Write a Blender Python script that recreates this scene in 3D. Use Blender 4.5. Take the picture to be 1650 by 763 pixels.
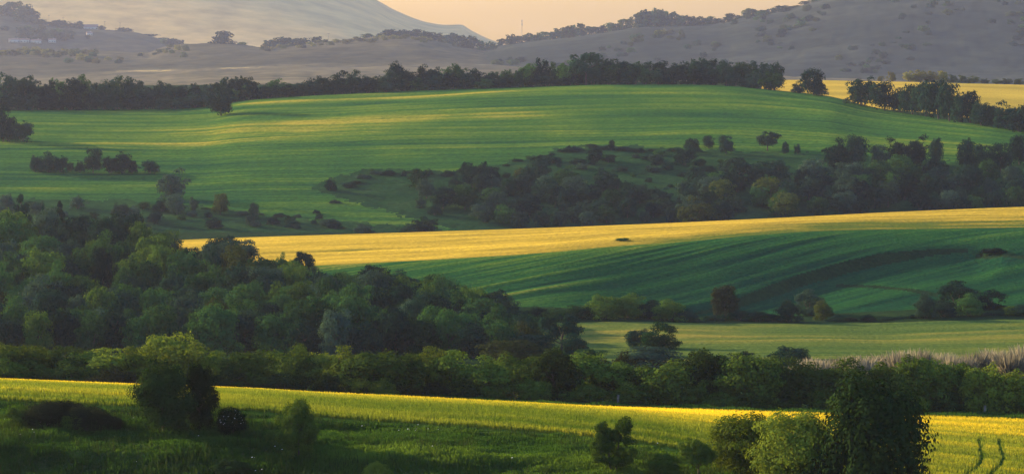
import bpy, math, random
import numpy as np
R = math.radians
sc = bpy.context.scene
for o in list(bpy.data.objects): bpy.data.objects.remove(o)

# ------------------------------------------------------------------ camera, sky, sun, exposure
F = 825 / math.tan(R(10)); PITCH = math.atan(361.5 / F)          # photo is 1650 x 763; eye level falls on row 20
cam = bpy.data.cameras.new('camera'); cam.sensor_width = 36; cam.angle = R(20); cam.clip_start = 1; cam.clip_end = 80000
camo = bpy.data.objects.new('camera', cam); sc.collection.objects.link(camo)
camo.rotation_euler = (math.pi/2 - PITCH, 0, 0); sc.camera = camo
sc.render.resolution_x, sc.render.resolution_y = 1024, 473

SUN_EL, SUN_AZ = 13.5, -56.0          # azimuth clockwise from +Y (straight ahead)
SKY_LOW, SKY_HIGH = (.84, .71, .32), (.72, .95, 1.35)
world = bpy.data.worlds.new('World'); sc.world = world; world.use_nodes = True
wn = world.node_tree
sky = wn.nodes.new('ShaderNodeTexSky'); sky.sky_type = 'NISHITA'; sky.sun_disc = False
sky.sun_elevation = R(SUN_EL); sky.sun_rotation = R(SUN_AZ); sky.dust_density = 1.6; sky.air_density = 1.2; sky.altitude = 300
# towards the horizon the evening sky turns golden
_tc = wn.nodes.new('ShaderNodeTexCoord'); _sx = wn.nodes.new('ShaderNodeSeparateXYZ'); wn.links.new(_tc.outputs['Generated'], _sx.inputs[0])
_cr = wn.nodes.new('ShaderNodeValToRGB'); wn.links.new(_sx.outputs['Z'], _cr.inputs[0])
_cr.color_ramp.elements[0].color = (*SKY_LOW, 1); _cr.color_ramp.elements[0].position = .0; _cr.color_ramp.elements[1].color = (*SKY_HIGH, 1); _cr.color_ramp.elements[1].position = .22
_mx = wn.nodes.new('ShaderNodeMix'); _mx.data_type = 'RGBA'; _mx.blend_type = 'MULTIPLY'; _mx.inputs[0].default_value = 1
wn.links.new(sky.outputs[0], _mx.inputs[6]); wn.links.new(_cr.outputs[0], _mx.inputs[7])
wn.links.new(_mx.outputs[2], wn.nodes['Background'].inputs[0]); wn.nodes['Background'].inputs[1].default_value = 0.11
sun = bpy.data.lights.new('sun', 'SUN'); sun.energy = 5.0; sun.angle = R(0.5); sun.color = (1.0, 0.74, 0.40)
suno = bpy.data.objects.new('sun', sun); sc.collection.objects.link(suno)
suno.rotation_euler = (R(90 - SUN_EL), 0, R(180 - SUN_AZ)); suno.location = (-400, 200, 300)
sc.view_settings.view_transform = 'Standard'; sc.view_settings.look = 'None'
sc.view_settings.exposure = 1.5; sc.view_settings.gamma = 1
sc.cycles.max_bounces = 5; sc.cycles.diffuse_bounces = 2; sc.cycles.transmission_bounces = 3; sc.cycles.volume_bounces = 0
sc.cycles.use_denoising = True
HAZE_DENSITY, HAZE_COL, HAZE_G = 0.42e-4, (.47, .53, .80), .3

# ------------------------------------------------------------------ pixel <-> world
SP, CP = math.sin(PITCH), math.cos(PITCH)
def slope(row):                        # z / y of the ray through a photo row
    cy = (381.5 - np.asarray(row, float)) / F
    return (-SP + cy*CP) / (CP + cy*SP)
def lat(u, row=381.5):                 # x / y of the ray through a photo pixel
    cy = (381.5 - row) / F
    return (u - 825) / F / (CP + cy*SP)
def row_of(s):                         # inverse of slope
    cy = (s*CP + SP) / (CP - s*SP)
    return 381.5 - cy*F
rng = np.random.default_rng(7)
rnd = random.Random(11)

# ------------------------------------------------------------------ noise
def _h(ix, iy, seed):
    n = (ix.astype(np.int64)*374761393 + iy.astype(np.int64)*668265263 + seed*974634777) & 0xffffffff
    n = ((n ^ (n >> 13)) * 1274126177) & 0xffffffff
    return ((n ^ (n >> 16)) & 0xffff) / 65535.0
def vnoise(x, y, seed=0):              # value noise, -1..1
    x = np.asarray(x, float); y = np.asarray(y, float)
    ix = np.floor(x); iy = np.floor(y); fx = x-ix; fy = y-iy
    fx = fx*fx*fx*(fx*(fx*6-15)+10); fy = fy*fy*fy*(fy*(fy*6-15)+10)
    a = _h(ix, iy, seed); b = _h(ix+1, iy, seed); c = _h(ix, iy+1, seed); d = _h(ix+1, iy+1, seed)
    return 2*((a*(1-fx)+b*fx)*(1-fy) + (c*(1-fx)+d*fx)*fy) - 1
def fbm(x, y, seed=0, oct=4):
    t = 0; am = .5
    for k in range(oct): t = t + am*vnoise(x*2**k, y*2**k, seed+k*17); am *= .55
    return t
def smooth(e0, e1, x):
    t = np.clip((x-e0)/(e1-e0), 0, 1); return t*t*(3-2*t)
def pc(pts, x):                        # smooth curve through control points (monotone cubic)
    p = np.array(pts, float)
    return pchip(p[:, 0], p[:, 1][:, None], np.asarray(x, float))[:, 0] if len(p) > 2 else np.interp(x, p[:, 0], p[:, 1])
def pchip(xk, yk, x):                  # xk (K,), yk (K, M) -> (len(x), M)
    h = np.diff(xk)[:, None]; d = np.diff(yk, axis=0)/h
    m = np.zeros_like(yk); w1 = 2*h[1:]+h[:-1]; w2 = h[1:]+2*h[:-1]
    ok = d[1:]*d[:-1] > 0
    with np.errstate(all='ignore'):
        m[1:-1] = np.where(ok, (w1+w2)/(w1/d[:-1] + w2/d[1:]), 0)
    m[0] = d[0]; m[-1] = d[-1]
    i = np.clip(np.searchsorted(xk, x, 'right')-1, 0, len(xk)-2)
    t = np.clip((x-xk[i])/h[i, 0], 0, 1)[:, None]; hh = h[i]
    return ((1+2*t)*(1-t)**2*yk[i] + t*(1-t)**2*hh*m[i] + t*t*(3-2*t)*yk[i+1] + t*t*(t-1)*hh*m[i+1])
def inpoly(px, py, poly):
    p = np.array(poly, float); n = len(p); ins = np.zeros(px.shape, bool); j = n-1
    for i in range(n):
        c = ((p[i,1] > py) != (p[j,1] > py)) & (px < (p[j,0]-p[i,0])*(py-p[i,1])/(p[j,1]-p[i,1]+1e-12)+p[i,0])
        ins ^= c; j = i
    return ins

# ------------------------------------------------------------------ object helpers
def link(name, data, parent=None):
    o = bpy.data.objects.new(name, data); sc.collection.objects.link(o)
    if parent: o.parent = parent
    return o
def tag(o, label=None, cat=None, group=None, kind=None):
    if label: o['label'] = label
    if cat: o['category'] = cat
    if group: o['group'] = group
    if kind: o['kind'] = kind
    return o
def mesh(name, verts, faces, mats=None, smooth_=False, attrs=None):
    """verts (N,3); faces (M,4) or (M,3) int array"""
    me = bpy.data.meshes.new(name); v = np.ascontiguousarray(verts, np.float32); f = np.ascontiguousarray(faces, np.int32)
    me.vertices.add(len(v)); me.vertices.foreach_set('co', v.ravel())
    k = f.shape[1]; me.loops.add(f.size); me.loops.foreach_set('vertex_index', f.ravel())
    me.polygons.add(len(f)); me.polygons.foreach_set('loop_start', np.arange(0, f.size, k, dtype=np.int32))
    if smooth_: me.polygons.foreach_set('use_smooth', np.ones(len(f), bool))
    for nm, a in (attrs or {}).items():
        at = me.attributes.new(nm, 'FLOAT', 'POINT'); at.data.foreach_set('value', np.ascontiguousarray(a, np.float32))
    me.update(); me.validate()
    for m in (mats or []): me.materials.append(m)
    return me

# ------------------------------------------------------------------ materials
def nodes(name):
    m = bpy.data.materials.new(name); m.use_nodes = True; nt = m.node_tree; nt.nodes.clear()
    out = nt.nodes.new('ShaderNodeOutputMaterial'); return m, nt, out
def N(nt, t, **kw):
    n = nt.nodes.new(t)
    for k, v in kw.items(): setattr(n, k, v)
    return n
def ramp(nt, fac, stops):
    r = N(nt, 'ShaderNodeValToRGB'); cr = r.color_ramp
    while len(cr.elements) < len(stops): cr.elements.new(.5)
    for e, (p, c) in zip(cr.elements, stops): e.position = p; e.color = (*c, 1)
    nt.links.new(fac, r.inputs[0]); return r.outputs[0]
def mixc(nt, fac, a, b, mode='MIX'):
    m = N(nt, 'ShaderNodeMix', data_type='RGBA', blend_type=mode)
    for s, v in ((m.inputs[0], fac), (m.inputs[6], a), (m.inputs[7], b)):
        if isinstance(v, (int, float)): s.default_value = v
        elif isinstance(v, tuple): s.default_value = (*v, 1)
        else: nt.links.new(v, s)
    return m.outputs[2]
def math_(nt, op, a, b=0.0, clamp=False):
    m = N(nt, 'ShaderNodeMath', operation=op); m.use_clamp = clamp
    for s, v in ((m.inputs[0], a), (m.inputs[1], b)):
        if isinstance(v, (int, float)): s.default_value = v
        else: nt.links.new(v, s)
    return m.outputs[0]
def noise(nt, scale, detail=3, vec=None, rough=.6):
    n = N(nt, 'ShaderNodeTexNoise'); n.inputs['Scale'].default_value = scale; n.inputs['Detail'].default_value = detail
    n.inputs['Roughness'].default_value = rough
    if vec is None: vec = N(nt, 'ShaderNodeNewGeometry').outputs['Position']
    nt.links.new(vec, n.inputs['Vector']); return n.outputs['Fac']
def ground_mat(name, stops, grain=1.2, bump=.6, sheen=.1, sheen_col=(.8, .7, .3), patch=(1.0, .18)):
    """crop or grass: the colour follows the tone attribute (ripeness, plus painted sun and shade) with fine plant-scale mottling"""
    m, nt, out = nodes(name)
    at = N(nt, 'ShaderNodeAttribute', attribute_name='tone').outputs['Fac']
    n1 = noise(nt, grain, 4); n2 = noise(nt, grain*.08, 4)
    f = math_(nt, 'ADD', at, math_(nt, 'MULTIPLY', math_(nt, 'SUBTRACT', n2, .5), patch[1]))
    f = math_(nt, 'ADD', f, math_(nt, 'MULTIPLY', math_(nt, 'SUBTRACT', n1, .5), .22), True)
    col = ramp(nt, f, stops)
    col = mixc(nt, .8, col, ramp(nt, n1, [(.25, (.55, .55, .55)), (.75, (1.3, 1.3, 1.3))]), 'MULTIPLY')
    b = N(nt, 'ShaderNodeBump'); b.inputs['Strength'].default_value = bump; b.inputs['Distance'].default_value = .5
    nt.links.new(n1, b.inputs['Height'])
    p = N(nt, 'ShaderNodeBsdfPrincipled'); nt.links.new(col, p.inputs['Base Color']); p.inputs['Roughness'].default_value = .95
    p.inputs['Specular IOR Level'].default_value = 0
    p.inputs['Sheen Weight'].default_value = sheen; p.inputs['Sheen Roughness'].default_value = .55; p.inputs['Sheen Tint'].default_value = (*sheen_col, 1)
    nt.links.new(b.outputs[0], p.inputs['Normal']); nt.links.new(p.outputs[0], out.inputs[0]); return m
def leaf_mat(name, a, b, trans=.30, hue=.014, clump=.5, tcol=None):
    """foliage: two leaf greens in clumps, light passing through the leaves"""
    m, nt, out = nodes(name)
    tc = N(nt, 'ShaderNodeTexCoord').outputs['Object']
    n = noise(nt, 5.0, 3, tc); oi = N(nt, 'ShaderNodeObjectInfo').outputs['Random']
    f = math_(nt, 'ADD', n, math_(nt, 'MULTIPLY', math_(nt, 'SUBTRACT', oi, .5), .5), True)
    col = ramp(nt, f, [(.3, a), (.7, b)])
    hs = N(nt, 'ShaderNodeHueSaturation'); nt.links.new(col, hs.inputs['Color'])
    nt.links.new(math_(nt, 'ADD', math_(nt, 'MULTIPLY', oi, hue*2), .5-hue), hs.inputs['Hue'])
    nt.links.new(math_(nt, 'ADD', math_(nt, 'MULTIPLY', oi, .35), .82), hs.inputs['Value'])
    d = N(nt, 'ShaderNodeBsdfDiffuse'); t = N(nt, 'ShaderNodeBsdfTranslucent'); mx = N(nt, 'ShaderNodeMixShader'); mx.inputs[0].default_value = trans
    nt.links.new(hs.outputs[0], d.inputs[0])
    nt.links.new(mixc(nt, 1.0, hs.outputs[0], tcol or (1.5, 1.35, .5), 'MULTIPLY'), t.inputs[0])
    nt.links.new(d.outputs[0], mx.inputs[1]); nt.links.new(t.outputs[0], mx.inputs[2]); nt.links.new(mx.outputs[0], out.inputs[0]); return m
def plain_mat(name, col, rough=.9, nscale=3.0, var=.4):
    m, nt, out = nodes(name); n = noise(nt, nscale, 4)
    c = mixc(nt, 1.0, ramp(nt, n, [(.3, (1-var,)*3), (.7, (1+var,)*3)]), col, 'MULTIPLY')
    p = N(nt, 'ShaderNodeBsdfPrincipled'); nt.links.new(c, p.inputs['Base Color']); p.inputs['Roughness'].default_value = rough
    nt.links.new(p.outputs[0], out.inputs[0]); return m
def blade_mat(name, stops, trans=.5, tcol=(1.4, 1.3, .5)):
    m, nt, out = nodes(name)
    at = N(nt, 'ShaderNodeAttribute', attribute_name='tone').outputs['Fac']
    n = noise(nt, .9, 3); f = math_(nt, 'ADD', at, math_(nt, 'MULTIPLY', math_(nt, 'SUBTRACT', n, .5), .4), True)
    col = ramp(nt, f, stops)
    d = N(nt, 'ShaderNodeBsdfDiffuse'); t = N(nt, 'ShaderNodeBsdfTranslucent'); mx = N(nt, 'ShaderNodeMixShader'); mx.inputs[0].default_value = trans
    nt.links.new(col, d.inputs[0]); nt.links.new(mixc(nt, 1.0, col, tcol, 'MULTIPLY'), t.inputs[0])
    nt.links.new(d.outputs[0], mx.inputs[1]); nt.links.new(t.outputs[0], mx.inputs[2]); nt.links.new(mx.outputs[0], out.inputs[0]); return m

G_DARK, G_MID, G_LIT, GOLD = (.020, .060, .018), (.045, .12, .025), (.13, .19, .035), (.42, .30, .06)
M = dict(
    meadow=ground_mat('meadow_grass', [(0, (.014, .034, .010)), (.55, (.028, .07, .014)), (1, (.07, .12, .022))], 2.2, .8, .15),
    barley=ground_mat('barley_crop', [(0, (.05, .10, .012)), (.5, (.17, .20, .02)), (1, (.60, .44, .03))], 2.0, .9, .0),
    wild=ground_mat('rough_grass', [(0, (.012, .030, .012)), (.6, (.024, .050, .016)), (1, (.075, .085, .03))], .9, .9, .0),
    gully=ground_mat('gully_grass', [(0, (.010, .034, .014)), (.5, (.020, .058, .018)), (1, (.055, .095, .025))], .5, .9, .0),
    valley=ground_mat('valley_crop', [(0, (.035, .085, .022)), (.5, (.10, .135, .028)), (1, (.28, .22, .04))], 1.0, .8, .0),
    green=ground_mat('green_crop', [(0, (.010, .052, .022)), (.45, (.024, .092, .022)), (.75, (.085, .15, .020)), (1, (.28, .24, .04))], 1.0, .8, .0),
    gold=ground_mat('golden_crop', [(0, (.10, .13, .02)), (.4, (.36, .25, .03)), (1, (.66, .43, .045))], .9, .9, .0),  # crop gold, with the low sun's glow put into the colour
    hillfield=ground_mat('hillside_crop', [(0, (.015, .070, .022)), (.4, (.046, .118, .019)), (.7, (.115, .175, .020)), (1, (.38, .30, .035))], .55, .8, .0),
    far=ground_mat('far_land', [(0, (.026, .034, .028)), (.45, (.055, .062, .045)), (.7, (.14, .125, .085)), (1, (.62, .45, .12))], .03, .8, .0),
    hazed=ground_mat('hazed_hill_grass', [(0, (.045, .044, .028)), (.45, (.10, .088, .050)), (.7, (.19, .155, .085)), (1, (.66, .47, .13))], .03, .8, .0),  # grass lightened and warmed: the left hills' haze is put into its colour
    hazed_rock=ground_mat('pale_mountain', [(0, (.56, .345, .10)), (.5, (.62, .39, .12)), (1, (.66, .43, .15))], .01, .2, 0),  # golden haze over the mountain put into its surface colour
    bark=plain_mat('bark', (.05, .038, .028)),
    pole=plain_mat('weathered_pole', (.12, .10, .08)), steel=plain_mat('galvanised_steel', (.22, .22, .23), .6),
    wall=plain_mat('house_plaster', (.45, .42, .38)), roof=plain_mat('roof_tiles', (.30, .16, .11)), pane=plain_mat('window_glass', (.05, .06, .08), .2),
    petal=plain_mat('white_petals', (.75, .78, .7), .8), stalk=plain_mat('pale_stalks', (.10, .09, .06)),
)
LEAF = dict(
    dark=leaf_mat('leaves_dark', (.007, .024, .018), (.016, .044, .024), .14),
    mid=leaf_mat('leaves_mid', (.013, .044, .018), (.040, .092, .026), .24),
    light=leaf_mat('leaves_light', (.034, .076, .016), (.070, .125, .024)),
    olive=leaf_mat('leaves_olive', (.030, .046, .013), (.06, .08, .02)),
    grey=leaf_mat('leaves_greyish', (.019, .044, .031), (.040, .076, .050), .2),
    brown=leaf_mat('leaves_brownish', (.020, .027, .012), (.036, .042, .018), .2, .012),
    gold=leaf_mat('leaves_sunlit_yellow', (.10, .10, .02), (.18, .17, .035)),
    plume=leaf_mat('plumes_pale', (.13, .128, .098), (.23, .215, .165), .5, .01, .5, (1.1, 1.0, .8)),
    hedgemid=leaf_mat('hedge_leaves', (.036, .074, .012), (.080, .125, .020)),
    hedgelight=leaf_mat('hedge_leaves_yellow_green', (.065, .105, .012), (.13, .165, .022)),
    fgdark=leaf_mat('leaves_foreground_dark', (.010, .023, .007), (.022, .042, .011), .14),
    hedgedark=leaf_mat('hedge_leaves_deep', (.016, .034, .010), (.036, .062, .014)),
)
TONE = dict(dark='dark green', mid='mid green', light='bright green', olive='olive green', grey='grey-green', brown='brownish', gold='sunlit yellow-green',
            plume='pale', hedgemid='mid green', hedgelight='yellow-green', hedgedark='deep green', fgdark='dark green')

# ------------------------------------------------------------------ the terrain: one sheet from the viewer's feet to the horizon
UC = np.arange(-420, 2081, 2.5); A = (UC-825)/F/CP           # columns, fanned out from the viewpoint
nC = len(UC)
def L(rows=None, d=None, z=None, lift=0.0):
    dd = pc(d, UC) if isinstance(d, list) else np.full(nC, float(d))
    zz = np.full(nC, float(z)) if z is not None else dd*slope(pc(rows, UC) if isinstance(rows, list) else np.full(nC, float(rows)))
    return dd, zz + lift
rM1 = [(-420,640),(0,655),(200,664),(400,671),(520,682),(700,694),(850,704),(1000,718),(1100,734),(1250,764),(1400,794),(1650,835),(2080,905)]
dM1 = [(-420,286),(0,284),(500,280),(1000,274),(1250,268),(1650,258),(2080,246)]
rF = [(-420,612),(0,622),(200,630),(350,636),(600,644),(800,652),(1000,660),(1200,666),(1330,670),(1500,674),(1650,679),(2080,692)]
rY = [(-420,460),(0,450),(250,440),(500,428),(700,418),(850,409),(1000,396),(1100,389),(1200,380),(1330,372),(1650,366),(2080,362)]
rZ = [(-420,398),(0,393),(240,388),(400,382),(600,376),(900,366),(1100,358),(1250,351),(1450,341),(1650,333),(2080,322)]
rC = [(-420,182),(0,178),(100,177),(250,176),(330,172),(400,161),(550,152),(700,145),(850,140),(945,137),(1100,136),(1180,139),(1250,146),(1330,155),(1400,172),(1500,189),(1600,203),(1650,210),(2080,250)]
dC = [(-420,1400),(300,1410),(900,1430),(1200,1400),(1400,1310),(1650,1195),(2080,1130)]
def blend(ra, rb, t): return [(u, float(a)) for u, a in zip(UC[::20], (pc(ra, UC)*(1-t)+pc(rb, UC)*t)[::20])]
r372 = [(-420,374),(2080,374)]
rA2 = [(-420,142),(1200,130),(1270,129),(1400,131),(1500,133),(1650,137),(2080,150)]
LINES = [  # name, (depth, height), rows of mesh up to the next line
    ('start', L(d=2, z=-2.0), 3), ('brow', L(d=60, z=-12.0), 4), ('slope', L(d=150, z=-30.0), 6),
    ('foot', L([(-420,800),(1000,815),(1300,850),(1650,930),(2080,1010)], [(-420,258),(0,256),(1000,248),(1300,242),(1650,226),(2080,214)]), 26),
    ('ledge', L(blend([(-420,800),(1000,815),(1300,850),(1650,930),(2080,1010)], rM1, .62), [(-420,268),(0,267),(1000,259),(1300,252),(1650,240),(2080,228)]), 26),
    ('bank_top', L(rM1, dM1), 2),
    ('crop_edge', L(rM1, [(u, d+.5) for u, d in dM1], lift=.55), 110),
    ('field_end', L(rF, [(-420,362),(1650,360),(2080,355)]), 6),
    ('verge', L([(u, r-6) for u, r in rF], [(-420,378),(1650,376),(2080,370)]), 8),
    ('hedge_back', L([(u, r-14) for u, r in rF], [(-420,410),(2080,408)]), 8),
    ('valley', L([(-420,590),(800,588),(1300,578),(1650,578),(2080,580)], 520), 40),
    ('valley_end', L([(-420,530),(600,522),(860,520),(1000,518),(1200,521),(1400,520),(1500,517),(1650,514),(2080,508)], [(-420,632),(850,640),(1650,640),(2080,640)]), 6),
    ('hill_foot', L([(-420,485),(0,485),(400,492),(700,495),(860,494),(1000,501),(1130,508),(1300,506),(1480,498),(1650,492),(2080,486)], [(-420,668),(860,662),(1650,668),(2080,672)]), 90),
    ('crop_line', L(rY, [(-420,726),(500,720),(850,716),(1100,736),(1400,770),(1650,790),(2080,800)]), 60),
    ('crest', L(rZ, [(-420,845),(500,850),(1100,865),(1650,870),(2080,880)]), 6),
    ('gully_floor', L(d=955, z=-77.5), 8),
    ('gully_foot', L(r372, 1000), 40),
    ('gully_side', L(blend(r372, rC, .22), [(-420,1060),(1100,1058),(1650,1040),(2080,1035)]), 60),
    ('field_low', L(blend(r372, rC, .50), [(-420,1140),(1100,1135),(1650,1080),(2080,1065)]), 70),
    ('field_mid', L(blend(r372, rC, .74), [(-420,1240),(1100,1230),(1650,1125),(2080,1095)]), 60),
    ('field_top', L(rC, dC), 8),
    ('behind', L([(u, r+5) for u, r in rC], [(u, d+70) for u, d in dC]), 6),
    ('plain_near', L([(-420,185),(1200,175),(1400,176),(1650,200),(2080,225)], 1560), 40),
    ('plain_far', L(rA2, 2100), 6),
    ('plain_back', L([(u, r+6) for u, r in rA2], 2300), 4),
    ('lowland', L(d=3400, z=-90), 4), ('lowland_far', L(d=6500, z=-150), 4), ('horizon', L(d=10700, z=-250), 0),
]
nm = [l[0] for l in LINES]; LK = {n: i for i, n in enumerate(nm)}
DK = np.array([l[1][0] for l in LINES]); ZK = np.array([l[1][1] for l in LINES])      # (K, nC)
kk = np.concatenate([k + np.arange(l[2])/l[2] for k, l in enumerate(LINES[:-1])] + [[len(LINES)-1.0]])   # row parameter
nR = len(kk); ki = np.minimum(kk.astype(int), len(LINES)-2); kt = (kk-ki)[:, None]
D = DK[ki]*(1-kt) + DK[ki+1]*kt                                   # (nR, nC)
Z = np.empty_like(D)
for c in range(nC): Z[:, c] = pchip(DK[:, c], ZK[:, [c]], D[:, c])[:, 0]
band = ki[:, None]*np.ones((1, nC), int); UU = np.ones((nR, 1))*UC[None, :]; X = D*A[None, :]
ROW = row_of(Z/D)
def between(a, b): return (kk >= LK[a]) & (kk <= LK[b])
def fade(a, b):                                                    # 0 at lines a and b, 1 between
    lo, hi = LK[a], LK[b]; t = kk
    return (smooth(lo, lo+.12, t)*(1-smooth(hi-.12, hi, t)))[:, None]
# natural relief and the ridges left in the crops by wind, rain and wheels
tone = np.full_like(Z, .4)
# meadow
w = fade('slope', 'bank_top'); Z += w*(.5*fbm(X/9, D/6, 1) + .16*fbm(X/1.6, D/1.3, 2))
m = between('start', 'bank_top'); tone[m] = (.42 + .55*fbm(X/12, D/5, 3))[m]
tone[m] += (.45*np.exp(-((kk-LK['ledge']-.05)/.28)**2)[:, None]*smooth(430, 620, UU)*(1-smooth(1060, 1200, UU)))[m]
# foreground barley
m = between('crop_edge', 'field_end'); t = (kk-LK['crop_edge'])[:, None]
st = fbm(X/38 + 3, t*26 + .002*UU, 5, 3); st2 = fbm(X/14, t*70, 6, 2)
w = fade('crop_edge', 'field_end'); Z += w*(.22*st + .10*st2)
tone[m] = (.28 + .80*smooth(.1, .9, t)*(1-.48*smooth(1050, 1450, UU)) + .40*st + .30*st2)[m]  # streaks are ripeness; gold towards the far edge is painted sunlight
TRACKS = [[(1535,805),(1567,763),(1582,752),(1587,742),(1583,725),(1581,709)], [(1572,805),(1604,763),(1617,752),(1621,742),(1616,725),(1613,709)]]
for pts_ in TRACKS:
    q_ = np.array(pts_, float); xx = np.interp(ROW, q_[::-1, 1], q_[::-1, 0]); k_ = (np.abs(UU-xx) < 4.8) & (ROW > 709) & m[:, None]; tone[k_] = -.4
# valley field
m = between('hedge_back', 'valley_end'); t = (kk-LK['valley'])[:, None]
st = fbm(X/60, t*16 - .002*UU, 8, 3) + .5*fbm(X/30, t*50, 22, 2); Z += fade('valley', 'valley_end')*.35*st
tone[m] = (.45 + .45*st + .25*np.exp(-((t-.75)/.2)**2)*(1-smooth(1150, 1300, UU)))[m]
# middle hill: drills sweep up to the right
mg = between('hill_foot', 'crop_line'); t = (kk-LK['hill_foot'])[:, None]
cw = t*1.0 - (UU-825)*.0016 + 2.0e-7*(UU-825)**2
st = fbm(X/70, cw*13, 9, 3); st2 = fbm(X/40, cw*40, 10, 2)
st3 = fbm(X/60, cw*95, 11, 2); Z += fade('hill_foot', 'crop_line')*(.26*st + .15*st2 + .06*st3)
tone[mg] = (.42 + .42*st + .28*st2 + .25*st3 + .14*fbm(X/14, D/10, 25, 3) + .30*smooth(.55, 1, t) - .30*smooth(880, 1250, UU))[mg]  # darker to the right: shade of the turned-away slope painted into tone
mo = between('crop_line', 'crest'); t = (kk-LK['crop_line'])[:, None]
st = fbm(X/60, t*15 + .003*UU, 12, 3); st2 = fbm(X/22, t*44, 13, 2)
Z += fade('crop_line', 'crest')*(.35*st + .14*st2)
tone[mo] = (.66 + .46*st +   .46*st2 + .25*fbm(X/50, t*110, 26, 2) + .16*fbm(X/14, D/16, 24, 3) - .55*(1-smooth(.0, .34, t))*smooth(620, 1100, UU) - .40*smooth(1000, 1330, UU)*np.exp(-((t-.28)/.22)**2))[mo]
# the grown-over terrace bank across the right of the hill, and the ditch below it
def polyline_dist(pts):
    p = np.array(pts, float); best = np.full(Z.shape, 1e9); side = np.zeros(Z.shape)
    for (x0, y0), (x1, y1) in zip(p[:-1], p[1:]):
        dx, dy = x1-x0, y1-y0; tt = np.clip(((UU-x0)*dx + (ROW-y0)*dy)/(dx*dx+dy*dy), 0, 1)
        q = np.hypot(UU-x0-tt*dx, (ROW-y0-tt*dy)); s = ROW-y0-tt*dy
        up = q < best; best[up] = q[up]; side[up] = s[up]
    return best, side
rough = np.zeros_like(Z)
mh = between('hill_foot', 'crop_line')[:, None]*np.ones((1, nC), bool)
BANK = [(1100,503),(1170,488),(1230,468),(1290,446),(1360,426),(1420,412),(1500,402),(1560,399)]
bd, bs = polyline_dist(BANK); wd_ = 4.6*smooth(1090, 1250, UU)*(1-.8*smooth(1400, 1570, UU)) + .5; rough = np.maximum(rough, mh*(1-smooth(.75, 1.25, bd/(wd_+.01*UU*0)))); Z += mh*(-1.6*smooth(-7, 7, bs)*(1-smooth(12, 70, bd)))
bd, bs = polyline_dist([(1350,449),(1400,455),(1450,464),(1510,474)]); rough = np.maximum(rough, mh*(1-smooth(1.5, 4.5, bd)))
bd, bs = polyline_dist([(1575,404),(1650,414),(1760,424)]); rough = np.maximum(rough, mh*(1-smooth(1.5, 4.5, bd)))
# the big hillside
mb = between('gully_foot', 'field_top'); q = (kk-LK['gully_foot'])[:, None]/4
Z += fade('gully_foot', 'field_top')*(1.6*fbm(X/90, D/110, 15, 2))
cw = q + .05*np.sin((UU-300)/420) - .00004*(UU-700)
st = fbm(X/150, cw*24, 16, 3); st2 = fbm(X/60, cw*80, 17, 2)
st3 = fbm(X/90, cw*190, 18, 2); tram = np.clip(np.sin(cw*2*math.pi*15 + .8*fbm(X/200, cw*3, 20, 2))*6-5.2, 0, 1)
tone[mb] = (.35 + .42*st + .30*st2 + .22*st3 - .26*tram + .16*fbm(X/22, D/34, 23, 3))[mb]
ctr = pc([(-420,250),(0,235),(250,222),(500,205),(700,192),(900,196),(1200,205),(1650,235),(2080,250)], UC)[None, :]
tone[mb] += (.34*np.exp(-((ROW-ctr)/20)**2)*smooth(-100, 350, UU)*(1-smooth(800, 1150, UU)))[mb]  # sunlit band on the bulge of the slope, painted into tone
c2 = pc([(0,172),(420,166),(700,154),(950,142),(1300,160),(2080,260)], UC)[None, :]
tone[mb] += (.40*np.exp(-((ROW-c2)/3.2)**2)*smooth(330, 430, UU)*(1-smooth(930, 1060, UU)))[mb]  # thin sunlit strip below the ridge, painted into tone
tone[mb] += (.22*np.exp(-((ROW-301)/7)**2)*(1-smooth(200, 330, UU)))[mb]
Z += fade('gully_foot', 'field_top')*(.5*st + .25*st2)
GULLY = [(500,303),(520,291),(600,272),(660,277),(725,279),(800,266),(870,250),(910,238),(950,236),(1080,241),(1210,243),(1330,252),(1500,262),(2090,272),(2090,380),(745,376),(690,358),(640,345),(560,322)]
SCRUB = [(-430,318),(0,315),(180,319),(270,326),(330,335),(400,346),(520,354),(640,362),(760,375),(760,420),(-430,420)]
m = between('plain_near', 'plain_far'); st = fbm(X/120, (kk-LK['plain_near'])[:, None]*14, 19, 3)
tone[m] = (.72 + .4*st)[m]
ROWn = row_of(Z/D)
P = np.stack([X, D, Z], -1).reshape(-1, 3)
idx = np.arange(nR*nC).reshape(nR, nC)
quads = np.stack([idx[:-1, :-1], idx[:-1, 1:], idx[1:, 1:], idx[1:, :-1]], -1)
fb = ki[:-1][:, None]*np.ones((1, nC-1), int)
fu = (UU[:-1, :-1]+UU[1:, 1:])/2; fr = (ROW[:-1, :-1]+ROW[1:, 1:])/2
wob = 4*vnoise(fu/14, fr/5, 77) + 2*vnoise(fu/5, fr/2, 78)
gul = inpoly(fu, fr+wob, GULLY) | inpoly(fu, fr+wob, SCRUB)
reg0 = None
rgh = (rough[:-1, :-1] + rough[1:, 1:])/2 > .5
reg = np.full(fb.shape, '', object)
def bands(a, b, n): reg[(fb >= LK[a]) & (fb < LK[b])] = n
bands('start', 'bank_top', 'meadow'); bands('bank_top', 'field_end', 'barley_field'); bands('field_end', 'hedge_back', 'verge'); bands('hedge_back', 'valley', 'valley_floor')
bands('valley', 'valley_end', 'valley_field'); bands('valley_end', 'hill_foot', 'hedge_bank'); bands('hill_foot', 'crop_line', 'green_field'); bands('crop_line', 'crest', 'golden_field')
bands('crest', 'gully_foot', 'valley_bottom'); bands('gully_foot', 'field_top', 'hillside_field'); bands('field_top', 'plain_near', 'ridge_ground'); bands('plain_near', 'plain_far', 'far_field'); bands('plain_far', 'horizon', 'lowland')
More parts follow.
